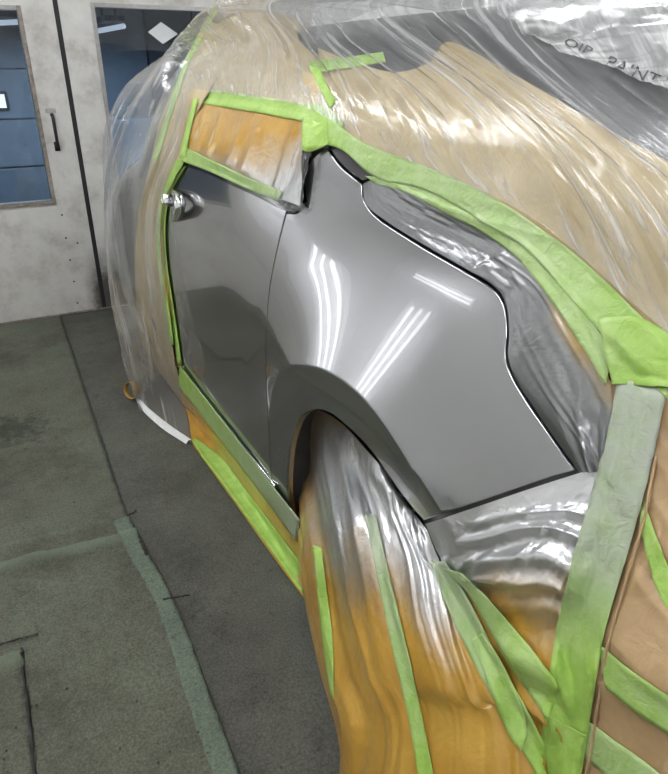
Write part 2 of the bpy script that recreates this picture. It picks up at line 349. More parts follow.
# pull handle
bm = bmesh.new(); x, z0, z1 = .475, .985, 1.165
tube(bm, spline([Vector((x, YW, z0+.01)), Vector((x, YW-.04, z0+.012)), Vector((x, YW-.045, (z0+z1)/2)), Vector((x, YW-.04, z1-.012)), Vector((x, YW, z1-.01))], 20), .009, 8)
bbox(bm, x-.014, x+.014, YW-.004, YW, z0-.02, z0+.03)
bm_obj('pull_handle', bm, BLACK, d1, True)
box_obj('handle_plate', (.446, .502, YW-.004, YW, 1.166, 1.19), STEEL, d1, .002)
# rubber seal in the gap between the leaves
tag(box_obj('trim_1', (.578, .604, YW+.004, YW+.05, .006, 2.33), BLACK), 'black rubber seal in the gap between the booth door leaves', kind='structure')
tag(box_obj('trim_2', (-.94, 2.11, YW-.006, YW+.05, -.004, .006), RUST), 'rusty threshold strip under the booth doors', kind='structure')
# room seen through the door windows
YR = 7.6
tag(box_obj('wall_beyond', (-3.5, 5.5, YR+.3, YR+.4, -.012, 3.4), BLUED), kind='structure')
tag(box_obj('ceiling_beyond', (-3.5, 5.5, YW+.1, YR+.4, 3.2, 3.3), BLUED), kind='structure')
rd = empty('roller_door', (.2, YR, 0)); tag(rd, 'blue sectional roller door seen through the booth door window', 'roller door')
for i in range(6):
    box_obj('door_section', (-2.2, 1.22, YR, YR+.05, .05+i*.45, .49+i*.45), BLUE, rd, .008)
wp = onY(3, 101, YR)
box_obj('window_frame', (wp.x-.10, wp.x+.05, YR-.02, YR, wp.z-.09, wp.z+.09), BLACK, rd, .01)
box_obj('window_pane', (wp.x-.08, wp.x+.02, YR-.025, YR-.02, wp.z-.06, wp.z+.06), simple('daylit_pane', (.8, .85, .9), .4, emit=(.8, .9, 1), estr=1.2, nscale=3, namp=.03), rd)
lk = empty('metal_locker', (2.2, YR, 0)); tag(lk, 'tall dark blue metal lockers seen through the right booth door window', 'locker')
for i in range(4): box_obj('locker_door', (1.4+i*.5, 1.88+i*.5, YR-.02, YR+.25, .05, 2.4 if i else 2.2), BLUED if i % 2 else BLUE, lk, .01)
box_obj('low_cabinet', (1.3, 3.4, YR-.6, YR-.05, .0, .95), BLUE, lk, .01)
def reflection_tube(px0, py0, px1, py1, Y, label):  # added tube behind the glass, drawn for a light reflected in it
    root = empty('glass_reflection', onY((px0+px1)/2, (py0+py1)/2, Y)); tag(root, label, 'reflection tube')
    a, b = onY(px0, py0, Y), onY(px1, py1, Y-.3)
    bm = bmesh.new(); tube(bm, [a, b], .02, 10); bm_obj('tube', bm, TUBE2, root, True)
    bm = bmesh.new(); bbox(bm, min(a.x, b.x), max(a.x, b.x), Y-.35, Y+.03, max(a.z, b.z)+.03, max(a.z, b.z)+.07); bm_obj('housing', bm, BLUED, root)
    bm = bmesh.new()
    for xx in (lerp(a.x, b.x, .15), lerp(a.x, b.x, .85)): bbox(bm, xx-.008, xx+.008, Y-.16, Y-.14, max(a.z, b.z)+.06, 3.2)
    bm_obj('hanger', bm, BLUED, root)
    ld = bpy.data.lights.new('room_fill', 'AREA'); ld.shape = 'RECTANGLE'; ld.size = 1.0; ld.size_y = .2; ld.energy = 30; ld.color = (.85, .93, 1)  # added fill light that brightens the room beyond
    lo = bpy.data.objects.new('lamp', ld); C.objects.link(lo); lo.parent = root; lo.matrix_parent_inverse = Matrix(); lo.location = (0, -.1, -.06)
TUBE2 = simple('reflected_tube_glow', (.9, .9, .9), .5, emit=(.95, .97, 1), estr=.6, nscale=3, namp=.02)
reflection_tube(-30, 24, 18, 22, 6.6, 'long added tube showing a light reflected in the window before the roller door')
reflection_tube(98, 31, 124, 26, 6.4, 'short added tube showing a light reflected in the window with taped paper')
# paper sheet stuck to the right window
q = [onY(*p, YW+.018) for p in [(148, 32), (161, 22), (178, 34), (163, 44)]]
vv = q+[v+Vector((0, .002, 0)) for v in q]
tag(mesh_obj('paper_sheet', vv, [(0, 1, 2, 3), (7, 6, 5, 4), (0, 4, 5, 1), (1, 5, 6, 2), (2, 6, 7, 3), (3, 7, 4, 0)], PAPER), 'tilted white paper sheet stuck to the booth door glass', 'paper')

# ------------------------------------------------------------------ lamps of the booth (tube fixtures on ceiling and left wall, out of frame)
TUBES = {k: simple('fluorescent_tube_'+k, (.9, .9, .9), .5, emit=(.97, .985, 1), estr=e, nscale=3, namp=.02) for k, e in (('bright', 31), ('wall', 5.2))}
def fixture(center, along, facing, length, ntube, label, power, width=.36):
    a = Vector(along).normalized(); n = Vector(facing).normalized(); s = a.cross(n).normalized(); c = Vector(center)
    mt = TUBES[power]
    root = empty('light_fixture', c); tag(root, label, 'light fixture', 'booth light fixtures')
    M = Matrix((a, s, n)).transposed()
    bm = bmesh.new(); bbox(bm, -length/2-.04, length/2+.04, -width/2-.03, width/2+.03, -.06, -.03, .004)
    for sgn in (-1, 1): bbox(bm, -length/2-.04, length/2+.04, sgn*(width/2+.02)-.01, sgn*(width/2+.02)+.01, -.04, .03)
    for v in bm.verts: v.co = c+M @ v.co
    bm_obj('tray', bm, TRAYM, root)
    for k in range(ntube):
        off = (k-(ntube-1)/2)*width/ntube
        bm = bmesh.new(); tube(bm, [c+s*off-a*length/2, c+s*off+a*length/2], .016, 8); bm_obj('tube', bm, mt, root, True)
    return root
for i, y in enumerate((-1.6, .6, 2.8)):
    w_ = ('by the rear wall', 'beside the wheel', 'by the booth doors')[i]
    fixture((-.35, y, ZC-.075), (0, 1, 0), (0, 0, -1), 1.5, 4, 'ceiling tube fixture over the aisle '+w_, 'bright')
    fixture((2.9, y, ZC-.075), (0, 1, 0), (0, 0, -1), 1.5, 4, 'ceiling tube fixture over the far car side '+w_, 'bright')
fixture((XL+.07, 3.36, 1.13), (0, .0, 1), (1, 0, 0), .62, 3, 'upright tube fixture low on the left booth wall', 'wall')
fixture((XL+.07, 3.15, 1.82), (0, 1, 0), (1, 0, 0), 1.2, 2, 'level tube fixture higher on the left booth wall', 'wall', .12)
fixture((-1.38, YW-.07, .98), (0, 0, 1), (0, -1, 0), .75, 3, 'upright tube fixture in the corner beside the booth doors', 'wall')
fixture((XL+.25, .2, 2.62), (0, 1, 0), (.75, 0, -.6), 1.5, 3, 'slanted tube fixture under the ceiling of the left booth wall', 'wall')
#END_OF_SETUP
# ------------------------------------------------------------------ felt mats on the floor
def nz1(t, s=0.0): return noise.noise(Vector((t, s, 3.7)))
def mat_strip(name, label, xl, xr, y0, y1, z, mat, fold=None, ny=220, nx=40, fray=.004):
    """a felt strip: xl(y), xr(y) give the ragged long edges; underside added for thickness"""
    V, F, worn = [], [], []
    for j in range(ny+1):
        y = lerp(y0, y1, j/ny); a, b = xl(y), xr(y)
        a += nz1(y*40, a)*fray; b += nz1(y*40, b+9)*fray+nz1(y*130, b)*fray*.6
        for i in range(nx+1):
            u = i/nx; x = lerp(a, b, u); yy = y
            if j in (0, ny): yy += nz1(x*30, y)*fray*1.5
            zz = z+noise.noise(Vector((x*2.5, yy*2.5, z*50)))*.0025
            fh = fold(x, yy) if fold else 0
            zz += fh; worn.append(min(.5, max(0, fh-.004)/.03))  # fold crests coloured paler: worn felt, plus relief the flat light leaves out
            V.append((x, yy, zz))
    w = nx+1
    for j in range(ny):
        for i in range(nx): F.append((j*w+i, j*w+i+1, (j+1)*w+i+1, (j+1)*w+i))
    o = mesh_obj(name, V, F, mat, None, True)
    at = o.data.attributes.new('worn', 'FLOAT', 'POINT'); at.data.foreach_set('value', worn)
    md = o.modifiers.new('thickness', 'SOLIDIFY'); md.thickness = .004; md.offset = -1
    tag(o, label, 'floor mat'); return o
def seam(y): return pw([(-3, .25), (.5, .245), (.894, .249), (1.472, .266), (1.945, .240), (2.6, .262), (3.4, .292), (4.2, .323)], y)
def ridge(x, y, a, b, w, h):
    y += .012*noise.noise(Vector((x*9, h*300, 0))); h *= 1+.35*noise.noise(Vector((x*7, 4, h*200))); w *= 1+.5*noise.noise(Vector((x*11, h*100, 9)))
    a, b = Vector(a), Vector(b); d = b-a; t = max(0, min(1, (Vector((x, y))-a).dot(d)/d.length_squared)); q = a+d*t
    dist = (Vector((x, y))-q).length; return h*math.exp(-(dist/w)**2)*min(1, 4*t+.25)
fz = lambda px, py: onZ(px, py, 0).xy
f1 = lambda x, y: ridge(x, y, fz(-40, 580), fz(143, 534), .017, .030)+ridge(x, y, fz(-40, 574), fz(118, 590), .008, .010)+ridge(x, y, fz(-40, 556), fz(110, 522), .009, .013)
mat_strip('felt_mat', 'green felt floor mat with creases ending at the long seam beside the car', lambda y: XL+.02, lambda y: seam(y)-.006, YB+.1, YW-.01, -.002, MATG, f1, 700, 160)
mat_strip('felt_mat', 'dark grey felt floor mat lying under the wrapped car', lambda y: seam(y)+.004, lambda y: XR-.05, YB+.1, YW-.01, -.005, MATD, None, 220, 30)
hem = mat_strip('felt_mat_hem', 'pale green hem strip along the seam of the green mat', lambda y: seam(y)-.050+.012*nz1(y*3), lambda y: seam(y)-.003, -.6, 1.93, .0035, MATE, f1, 300, 6)
mat_strip('felt_mat', 'small green felt mat with curled ragged corner beside the creased mat', lambda y: -1.4, lambda y: -.142+.01*(y-1.1), -.8, 1.465, .0045, MATG, lambda x, y: ridge(x, y, (-1.4, 1.45), (-.15, 1.45), .02, .026), 260, 60, .012)
# dark loose threads at the mat edges
def thread(pts, label, r=.0035):
    P3 = [Vector((*fz(*p), .006)) for p in pts]; bm = bmesh.new(); sp = spline(P3, 24)
    for i, p in enumerate(sp): p += Vector((nz1(i*.9, r*900), nz1(i*.9, 5), abs(nz1(i*.7, 8))))*.004
    tube(bm, sp, [r*(.5+abs(nz1(i*.8, 2))*1.6) for i in range(24)], 5)
    tag(bm_obj('loose_thread', bm, BLACK, None, True), label, 'thread')
thread([(163, 601), (175, 599), (189, 597)], 'short black thread tuft across the long mat seam')
thread([(-4, 648), (14, 642), (38, 636)], 'black frayed thread at the curled corner of the small mat')
thread([(22, 650), (26, 690), (31, 730), (36, 790)], 'long black frayed thread down the edge of the small mat', .005)
thread([(127, 517), (134, 514), (136, 512)], 'tiny black thread where the creases reach the seam')
thread([(139, 538), (144, 550), (147, 556)], 'dark tuft on the seam below the creases', .006)
# grit
bm = bmesh.new()
for i in range(90):
    px, py = random.uniform(0, 300), random.uniform(330, 774)
    p = onZ(px, py, .0)
    if p.x > .5: continue
    s = random.uniform(.0015, .004); p.z = .006
    r = bmesh.ops.create_icosphere(bm, subdivisions=1, radius=s, matrix=Matrix.Translation(p))
tag(bm_obj('grit', bm, FLOORM), 'dark grit scattered over the felt floor mats', 'grit', kind='stuff')
# amber ring of film lying by the sheet hem
pr = onZ(133, 399, 0)
bm = bmesh.new(); nseg = 40
W = .024; rad = .040
rs = []
ax = Vector((-.85, -.50, .15)).normalized()
bx_ = ax.orthogonal().normalized(); by_ = ax.cross(bx_)
for k in range(nseg):
    a = k/nseg*2*math.pi
    d = bx_*math.cos(a)+by_*math.sin(a)*1.0
    c = pr+Vector((0, 0, rad+.006))
    rs.append([bm.verts.new(c+d*rr+ax*ww) for rr, ww in ((rad, -W/2), (rad, W/2), (rad-.003, W/2), (rad-.003, -W/2))])
for k in range(nseg):
    a, b = rs[k], rs[(k+1) % nseg]
    for q in range(4): bm.faces.new((a[q], a[(q+1) % 4], b[(q+1) % 4], b[q]))
bmesh.ops.recalc_face_normals(bm, faces=bm.faces)
tag(bm_obj('tape_core', bm, AMBER, None, True), 'small amber tape ring standing on the mat by the sheet hem', 'tape ring')

# ------------------------------------------------------------------ the car
car = empty('car', (1.49, 2.0, 0)); tag(car, 'grey metallic hatchback masked with film and green tape', 'car')
# hull behind the panels
st = [.14+i*.02 for i in range(0, 124)]+[2.62+i*.05 for i in range(0, 28)]
def zlow(Y):
    d = abs(Y-.985); z = .2; rw = .44
    if d < rw: z = max(z, .308+math.sqrt(rw*rw-d*d))
    return z
NV = 60; V, Fc = [], []
for Y in st:
    zl = zlow(Y); sec = []
    ztop = 1.53
    if Y > 2.55: ztop = lerp(1.53, 1.03, sstep(2.55, 3.3, Y))
    if Y > 3.6: ztop = lerp(1.03, .72, ((Y-3.6)/.37)**2)
    if Y < .5: ztop = lerp(1.53, 1.38, ((.5-Y)/.36)**1.5)
    for k in range(NV):
        t = k/(NV-1); z = zl+(1.529-zl)*t
        x = S(Y, z)+.022; zz = zl+(z-zl)*(ztop-zl)/(1.529-zl)
        sec.append((min(x, 1.49), zz))
    V += [(x, Y, z) for x, z in sec]+[(2.98-x, Y, z) for x, z in sec[::-1][1:]]
w = 2*NV-1
for j in range(len(st)-1):
    for k in range(w):
        k2 = (k+1) % w
        Fc.append((j*w+k, (j+1)*w+k, (j+1)*w+k2, j*w+k2))
Fc.append(tuple(range(w))[::-1]); Fc.append(tuple((len(st)-1)*w+k for k in range(w)))
hull = mesh_obj('body_shell', V, Fc, DARKP, car, True)
hull.data.set_sharp_from_angle(angle=R(35))

def hp(pts, off=0): return [hit(*p, off) for p in pts]
def yz(pts): return [Vector((p.y, p.z)) for p in pts]
def chain(*segs, n=8):
    """each seg is a list of pixels; smooth inside a seg, corner between segs; returns (Y,Z) outline"""
    out = []
    for s in segs:
        q = [Vector((p.y, p.z)) for p in hp(s)]
        sp = spline(q, max(2, n*(len(q)-1)//2)) if len(q) > 2 else q
        for p in sp:
            if not out or (p-out[-1]).length > .0015: out.append(p)
    if (out[0]-out[-1]).length < .0015: out.pop()
    return out
def inside(p, poly):
    c = False; n = len(poly)
    for i in range(n):
        a, b = poly[i], poly[i-1]
        if (a.y > p.y) != (b.y > p.y) and p.x < (b.x-a.x)*(p.y-a.y)/(b.y-a.y)+a.x: c = not c
    return c
def pdist(p, poly):
    m = 9
    for i in range(len(poly)):
        a, b = poly[i-1], poly[i]; d = b-a; t = max(0, min(1, (p-a).dot(d)/max(1e-12, d.length_squared))); m = min(m, (a+d*t-p).length)
    return m
def inset(poly, d):
    n = len(poly); area = sum(poly[i-1].x*poly[i].y-poly[i].x*poly[i-1].y for i in range(n)); s = 1 if area > 0 else -1
    out = []
    for i in range(n):
        e1 = (poly[i]-poly[i-1]).normalized(); e2 = (poly[(i+1) % n]-poly[i]).normalized()
        nn = Vector((-(e1.y+e2.y), e1.x+e2.x)); nn = nn.normalized() if nn.length > 1e-6 else Vector((0, 0))
        out.append(poly[i]+nn*s*d)
    return out
def panel(name, poly, mat, parent, off=0.0, step=.016, gap=.0032, depth=.018, lip=.0016, label=None):
    """a body panel following S inside the outline, with a rounded, turned-in edge"""
    outer = inset(poly, gap); poly = inset(poly, gap+lip)
    pts = list(poly); nb = len(poly); nearc = lambda p: abs(math.hypot(p.x-AY, p.y-AZ)-AR1) < .009
    ys = [p.x for p in poly]; zs = [p.y for p in poly]
    y = min(ys)
    row = 0
    while y < max(ys):
        z = min(zs)+(step/2 if row % 2 else 0)
        while z < max(zs):
            p = Vector((y, z))
            if not nearc(p) and inside(p, poly) and min((p-b_).length_squared for b_ in poly) > (step*.55)**2: pts.append(p)
            z += step
        y += step*.87; row += 1
    for rr_ in (AR1-.005, AR1, AR1+.005):               # keep the flare crease crisp
        for k in range(330):
            a = k/330*2*math.pi; p = Vector((AY+rr_*math.cos(a), AZ+rr_*math.sin(a)))
            if min(ys) < p.x < max(ys) and min(zs) < p.y < max(zs) and inside(p, poly) and min((p-b_).length_squared for b_ in poly) > .004**2: pts.append(p)
    res = delaunay_2d_cdt(pts, [(i, (i+1) % nb) for i in range(nb)], [], 1, 1e-7)
    vv, ff = res[0], res[2]
    V = [Vector((S(p.x, p.y)-off, p.x, p.y)) for p in vv]; Nn = [Sn(p.x, p.y) for p in vv]
    F = []
    for f in ff:
        f = list(f); a, b, c = V[f[0]], V[f[1]], V[f[2]]
        if (b-a).cross(c-a).x > 0: f = f[::-1]
        F.append(f)
    n0 = len(V); ring1 = []; ring2 = []; ring0 = []
    for i, (p, po) in enumerate(zip(poly, outer)):
        n = Sn(po.x, po.y); out = (Vector((0, po.x-p.x, po.y-p.y))).normalized()
        ring0.append(len(V)); V.append(Vector((S(p.x, p.y)-off, p.x, p.y))); Nn.append(Sn(p.x, p.y))
        ring1.append(len(V)); V.append(Vector((S(po.x, po.y)-off+lip, po.x, po.y))); Nn.append((n+out*2).normalized())
        ring2.append(len(V)); V.append(Vector((S(po.x, po.y)-off+depth, po.x, po.y))); Nn.append(out)
    for i in range(nb):
        k = (i+1) % nb
        F.append([ring0[i], ring0[k], ring1[k], ring1[i]]); F.append([ring1[i], ring1[k], ring2[k], ring2[i]])
    o = mesh_obj(name, V, F, mat, parent, True)
    o.data.normals_split_custom_set_from_vertices([tuple(n) for n in Nn])
    if label: o['label'] = label
    return o
SHUT = [(286, 213), (280, 236), (274, 262), (268, 300), (266, 340), (267, 400), (270, 450), (273.5, 487)]
LIP = [(424, 522), (410, 506), (390, 478), (365, 444), (345, 425), (330, 414), (315, 411), (300, 420), (291, 445), (288, 470), (288, 495), (291, 513)]
TAIL = [(362, 183), (363, 196), (370, 209), (385, 222), (420, 244), (460, 267), (490, 285), (502, 298), (507, 314), (508, 335), (506.5, 353), (511, 372), (527, 400), (550, 433), (577, 471)]
quarter = panel('quarter_panel', chain(SHUT[::-1], [(287, 212), (297, 212), (306, 205)], [(306, 205), (304, 190), (305, 172), (313, 157), (327, 146)],
    [(327, 146), (340, 165), (362, 183)], TAIL, [(577, 471), (500, 497), (424, 522)], LIP, [(291, 513), (273.5, 487)]), PAINT, car, label='freshly painted glossy grey quarter panel')
DF = [(176, 376), (164, 350), (148, 300), (146, 230), (155, 190), (180, 163)]
BELT = [(181, 163), (210, 173), (250, 191.5), (275, 203.5), (287, 209), (297, 211)]
drp = panel('rear_door', chain(SHUT, [(273.5, 487), (225, 424), (176, 370)], DF, BELT, [(297, 211), (286, 213)]), PAINT, car, label='freshly painted glossy grey rear door')
# rocker, bumper, arch inner parts
panel('rocker_panel', chain([(273.5, 487), (291, 514)], [(291, 514), (292, 560)], [(292, 560), (240, 500), (170, 410)], [(170, 410), (176, 371)], [(176, 371), (225, 425), (273.5, 487)]), PAINT, car)
panel('rear_bumper', chain([(424, 523), (500, 498), (577, 472)], [(577, 472), (640, 520)], [(640, 520), (640, 720)], [(640, 720), (500, 700)], [(500, 700), (452, 590), (424, 523)]), PAINT, car, off=-.012)
panel('tail_lamp_housing', chain(TAIL, [(577, 471), (620, 440)], [(620, 440), (600, 350), (540, 260), (450, 205), (385, 178), (362, 183)]), DARKP, car, off=-.004)
# black wedge laid in for a dark reflection at the pillar, belt moulding, window
panel('pillar_dark_reflection', chain([(327, 146), (340, 165), (362, 183)], [(362, 183), (380, 176)], [(380, 176), (355, 150), (342, 130)], [(342, 130), (327, 146)]), TRIMB, car, off=.001)
panel('belt_moulding', chain([(181, 164.5), (210, 174.5), (250, 193), (275, 205.5), (287, 211), (297, 212.5)], [(297, 212.5), (303, 206)], [(303, 206), (287, 203), (275, 198.5), (250, 186.5), (210, 169), (183, 158)], [(183, 158), (181, 164.5)]), TRIMB, car, off=.004, gap=0, step=.012)
panel('side_window', chain([(183, 158), (210, 168), (250, 186), (275, 198), (300, 204)], [(300, 204), (306, 120)], [(306, 120), (192, 100)], [(192, 100), (183, 158)]), GLASSD, car, off=-.004)
# silver strip standing in for the highlight on the lower door edge
bm = bmesh.new(); tube(bm, [hit(*p, .006) for p in [(182, 367), (200, 391), (225, 423), (250, 455), (275, 486)]], .0035, 6); bm_obj('sill_highlight_strip', bm, CHROME, car, True)
# wheel
wx, wr = .80, .325
bm = bmesh.new()
prof = [(-.10, .21), (-.105, .25), (-.095, .30), (-.07, .322), (0, .325), (.07, .322), (.095, .30), (.105, .25), (.10, .21)]
rings = []
for k in range(48):
    a = k/48*2*math.pi; rings.append([bm.verts.new((wx+x, AY+r*math.cos(a), .327+r*math.sin(a))) for x, r in prof])
for k in range(48):
    for i in range(len(prof)-1): bm.faces.new((rings[k][i], rings[k][i+1], rings[(k+1) % 48][i+1], rings[(k+1) % 48][i]))
bmesh.ops.recalc_face_normals(bm, faces=bm.faces); bm_obj('tyre', bm, TYRE, car, True)
bm = bmesh.new()
for k in range(5):
    a = k/5*2*math.pi; d = Vector((0, math.cos(a), math.sin(a))); c = Vector((wx-.07, AY, .327))
    tube(bm, [c+d*.02, c+d*.12+Vector((-.01, 0, 0)), c+d*.215], [.03, .02, .024], 8)
bmesh.ops.create_cone(bm, cap_ends=True, segments=24, radius1=.045, radius2=.03, depth=.05, matrix=Matrix.Translation((wx-.08, AY, .327)) @ Matrix.Rotation(math.pi/2, 4, 'Y'))
rr = []
for k in range(40):
    a = k/40*2*math.pi; rr.append([bm.verts.new((wx+x, AY+r*math.cos(a), .327+r*math.sin(a))) for x, r in ((-.10, .225), (-.10, .205), (.06, .195))])
for k in range(40):
    for i in range(2): bm.faces.new((rr[k][i], rr[k][i+1], rr[(k+1) % 40][i+1], rr[(k+1) % 40][i]))
bm_obj('wheel_rim', bm, STEEL, car, True)
# door handle wrapped in foil
hc = hit(176, 205, .02)
bm = bmesh.new()
prof = [hit(174, 192, .006), hit(178, 196, .02), hit(180, 205, .03), hit(178, 214, .026), hit(174, 219, .006)]
tube(bm, spline(prof, 16), [.010+.008*math.sin(i/15*math.pi)+.003*nz1(i*1.7) for i in range(16)], 10)
hd = bm_obj('door_handle', bm, CHROME, car, True); hd['label'] = 'door handle wrapped in crumpled silver foil'
bm = bmesh.new(); bmesh.ops.create_icosphere(bm, subdivisions=3, radius=.021, matrix=Matrix.Translation(hit(169, 200, .012)))
for v in bm.verts: v.co += Vector((nz1(v.co.y*90, v.co.z*90), nz1(v.co.z*80, v.co.y*60), nz1(v.co.x*80, v.co.y*90)))*.008
bm_obj('foil_plug', bm, CHROME, hd)

# ------------------------------------------------------------------ masking films
def set_attr(o, vals):
    at = o.data.attributes.new('spray', 'FLOAT', 'POINT'); at.data.foreach_set('value', vals)
def grid(name, rows, nu, nv, mat, disp=None, label=None, cat=None, solid=.0006, uvscale=(1, 1), parent=None, group=None, clear=None):
    """rows: lists of (Vector, spray); resampled nu rows x nv columns; disp(u, v, p) pushes along the normal (towards the aisle)"""
    nc = len(rows[0]); cols = []
    exp = [spline([Vector((*p, s)) for p, s in r], nv) for r in [[(tuple(q[0]), q[1]) for q in r] for r in rows]]
    G = [[None]*nv for _ in range(nu)]
    for j in range(nv):
        c = spline([exp[i][j] for i in range(len(rows))], nu)
        for i in range(nu): G[i][j] = c[i]
    P = [[Vector(g[:3]) for g in r] for r in G]
    V, sp = [], []
    vote = 0
    for i in range(0, nu-1, 3):
        for j in range(0, nv-1, 3):
            vote += (P[i+1][j]-P[i][j]).cross(P[i][j+1]-P[i][j]).dot(EYE-P[i][j])
    for i in range(nu):
        for j in range(nv):
            p = P[i][j]
            if disp:
                a = P[min(i+1, nu-1)][j]-P[max(i-1, 0)][j]; b = P[i][min(j+1, nv-1)]-P[i][max(j-1, 0)]
                n = a.cross(b)
                n = n.normalized() if n.length > 1e-12 else Vector((-1, 0, 0))
                if vote < 0: n = -n
                p = p+n*disp(i/(nu-1), j/(nv-1), p)
            if clear is not None and p.z < 1.5 and .14 < p.y < 3.5 and p.x < 1.0: p = Vector((min(p.x, S(p.y, p.z)-clear), p.y, p.z))
            if p.z < .003: p = Vector((p.x, p.y, .003))
            V.append(p); sp.append(max(-1, min(2, G[i][j][3])))
    F = [(i*nv+j, i*nv+j+1, (i+1)*nv+j+1, (i+1)*nv+j) for i in range(nu-1) for j in range(nv-1)]
    o = mesh_obj(name, V, F, mat, parent, True); set_attr(o, sp)
    uv = o.data.uv_layers.new(name='UVMap')
    for poly in o.data.polygons:
        for li in poly.loop_indices:
            vi = o.data.loops[li].vertex_index; uv.data[li].uv = ((vi//nv)/(nu-1)*uvscale[0], (vi % nv)/(nv-1)*uvscale[1])
    if label: tag(o, label, cat, group)
    o['_bvh'] = 0; del o['_bvh']
    BV[o.name] = BVHTree.FromPolygons(V, F)
    return o
BV = {}
def ridg(x, s=0.0):
    return 1-abs(noise.noise(Vector((x, s, 1.3))))*2
def fold(x, seed, sharp=2.0):
    """0..1 creased-ridge noise"""
    return max(0, 1-abs(noise.noise(Vector((x, seed, 0.5))))*sharp)
def q(px, py, off, spray=0.0): return (hit(px, py, off), spray)
def q0(px, py, off, spray=0.0): return (hit(px, py, off, S0), spray)
def qx(px, py, X, spray=0.0): return (onX(px, py, X), spray)
def qy(px, py, Y, spray=0.0): return (onY(px, py, Y), spray)
def qz(px, py, Z, spray=0.0): return (onZ(px, py, Z), spray)
def qr(x, y, z, spray=0.0): return (Vector((x, y, z)), spray)

# side window film
grid('window_film', [
    [q(188, 100, .012, .0), q(217, 102, .014, -.1), (hit(260, 108, .014), 0), q(303, 114, .012, .1)],
    [q(184, 130, .012, .05), q(215, 135, .022, .1), q(255, 143, .022, .25), q(303, 150, .012, .5)],
    [q(182, 146, .012, .3), q(210, 155, .020, .4), q(252, 170, .020, .55), q(303, 180, .012, .8)],
    [q(181, 158, .009, .6), q(210, 169, .010, .7), q(252, 188, .010, .8), q(300, 206, .012, .9)]], 40, 70, AMBER,
    lambda u, v, p: .010*math.sin(math.pi*u)*(fold(v*9+u*1.2, 2.1)-.4), 'amber masking film over the rear side window with grey overspray', 'masking film')
# paper strip along the door front (tan)
grid('masking_paper', [
    [q(205, 20, .012), q(225, 26, .012), q(243, 33, .012)],
    [q(180, 75, .012), q(196, 80, .012), q(212, 86, .012)],
    [q(160, 120, .012), q(172, 125, .012), q(190, 128, .012)],
    [q(150, 165, .014), q(165, 168, .012), q(181, 166, .010)],
    [q(138, 215, .014), q(150, 215, .012), q(163, 215, .010)],
    [q(135, 280, .014), q(150, 280, .012), q(166, 280, .010)],
    [q(141, 340, .014), q(157, 345, .012), q(172, 345, .010)],
    [q(160, 395, .012), q(172, 400, .012), q(184, 395, .010)],
    [q(184, 440, .010), q(192, 440, .010), q(200, 432, .010)]], 110, 14, TANP,
    lambda u, v, p: .002*nz1(u*25, v*3), 'tan masking strip down the front edge of the exposed door', 'masking paper')
# roof paper over the window top
grid('masking_paper', [
    [qx(198, 34, .80), qx(240, 14, .95), qx(285, 15, .97), qx(318, 30, .93), qx(335, 45, .90)],
    [q(186, 64, .010), q(235, 55, .008), q(280, 58, .008), q(318, 70, .012), q(338, 85, .012)],
    [q(188, 100, .010), q(230, 103, .010), q(270, 108, .010), q(305, 116, .010), q(330, 122, .010)]], 40, 70, TANP,
    lambda u, v, p: .004*math.sin(math.pi*u)*fold(v*11, 4.2), 'tan masking paper above the side window up to the roof edge', 'masking paper', clear=.006)
# rear paper from pillar to tail
grid('masking_paper', [
    [q(318, 48, .010), q(355, 62, .010), q(395, 72, .010), q(430, 62, .010), q(450, 42, .010), q(520, 78, .010), q(600, 125, .010), q(680, 168, .010), q(760, 210, .010)],
    [q(322, 85, .010), q(358, 105, .012), q(400, 118, .012), q(440, 120, .012), q(480, 118, .012), q(550, 155, .012), q(615, 195, .012), q(690, 235, .012), q(760, 280, .010)],
    [q(330, 122, .010), q(362, 146, .010), q(405, 165, .010), q(450, 182, .010), q(500, 203, .010), q(560, 243, .010), q(620, 298, .010), q(690, 360, .010), q(760, 430, .010)]], 40, 140, TANP,
    lambda u, v, p: .004*math.sin(math.pi*u)*fold(v*16, 7.2), 'tan masking paper across the pillar and tailgate side', 'masking paper', clear=.006)
# film over the tail lamp opening and the bumper corner
grid('tail_lamp_film', [
    [q(363, 184, .004, .9), q(372, 180, .004, .9), q(384, 177, .010, .8)],
    [q(366, 204, .003, .9), q(385, 195, .004, .9), q(406, 188, .012, .8)],
    [q(386, 221, .003, .9), q(408, 210, .002, .9), q(432, 200, .012, .8)],
    [q(421, 243, .003, .9), q(445, 228, -.002, .9), q(470, 215, .012, .75)],
    [q(461, 266, .003, .9), q(488, 248, -.002, .9), q(512, 235, .012, .6)],
    [q(491, 284, .003, .9), q(516, 268, .002, .9), q(545, 262, .014, .6)],
    [q(505, 302, .003, .9), q(536, 292, .008, .9), q(575, 300, .016, .1)],
    [q(509, 335, .003, .9), q(548, 328, .012, .8), q(595, 345, .018, -.1)],
    [q(508, 355, .003, 1), q(555, 358, .012, .9), q(608, 375, .016, .4)],
    [q(514, 376, .003, 1), q(562, 392, .012, 1), q(612, 400, .014, .6)],
    [q(532, 405, .003, 1), q(572, 420, .012, 1), q(612, 425, .012, .8)],
    [q(556, 440, .003, 1), q(585, 448, .012, 1), q(612, 450, .012, .9)],
    [q(579, 472, .004, 1), q(595, 472, .010, 1), q(612, 478, .012, .9)]], 150, 50, DULL,
    lambda u, v, p: (.0007*math.sin(math.pi*v)**.6*(fold(u*11+v*9, 1.1)+.8*fold(u*7-v*6, 3.3)-.5)*(1.6-3*u) if u < .36 else
                     math.sin(math.pi*v)**.7*(.009*fold(u*3.5+v*3.2, 9.1, 2.2)+.0022*fold(u*9-v*7, 3.3)-.003)), 'silver oversprayed film over the tail lamp opening', 'masking film')
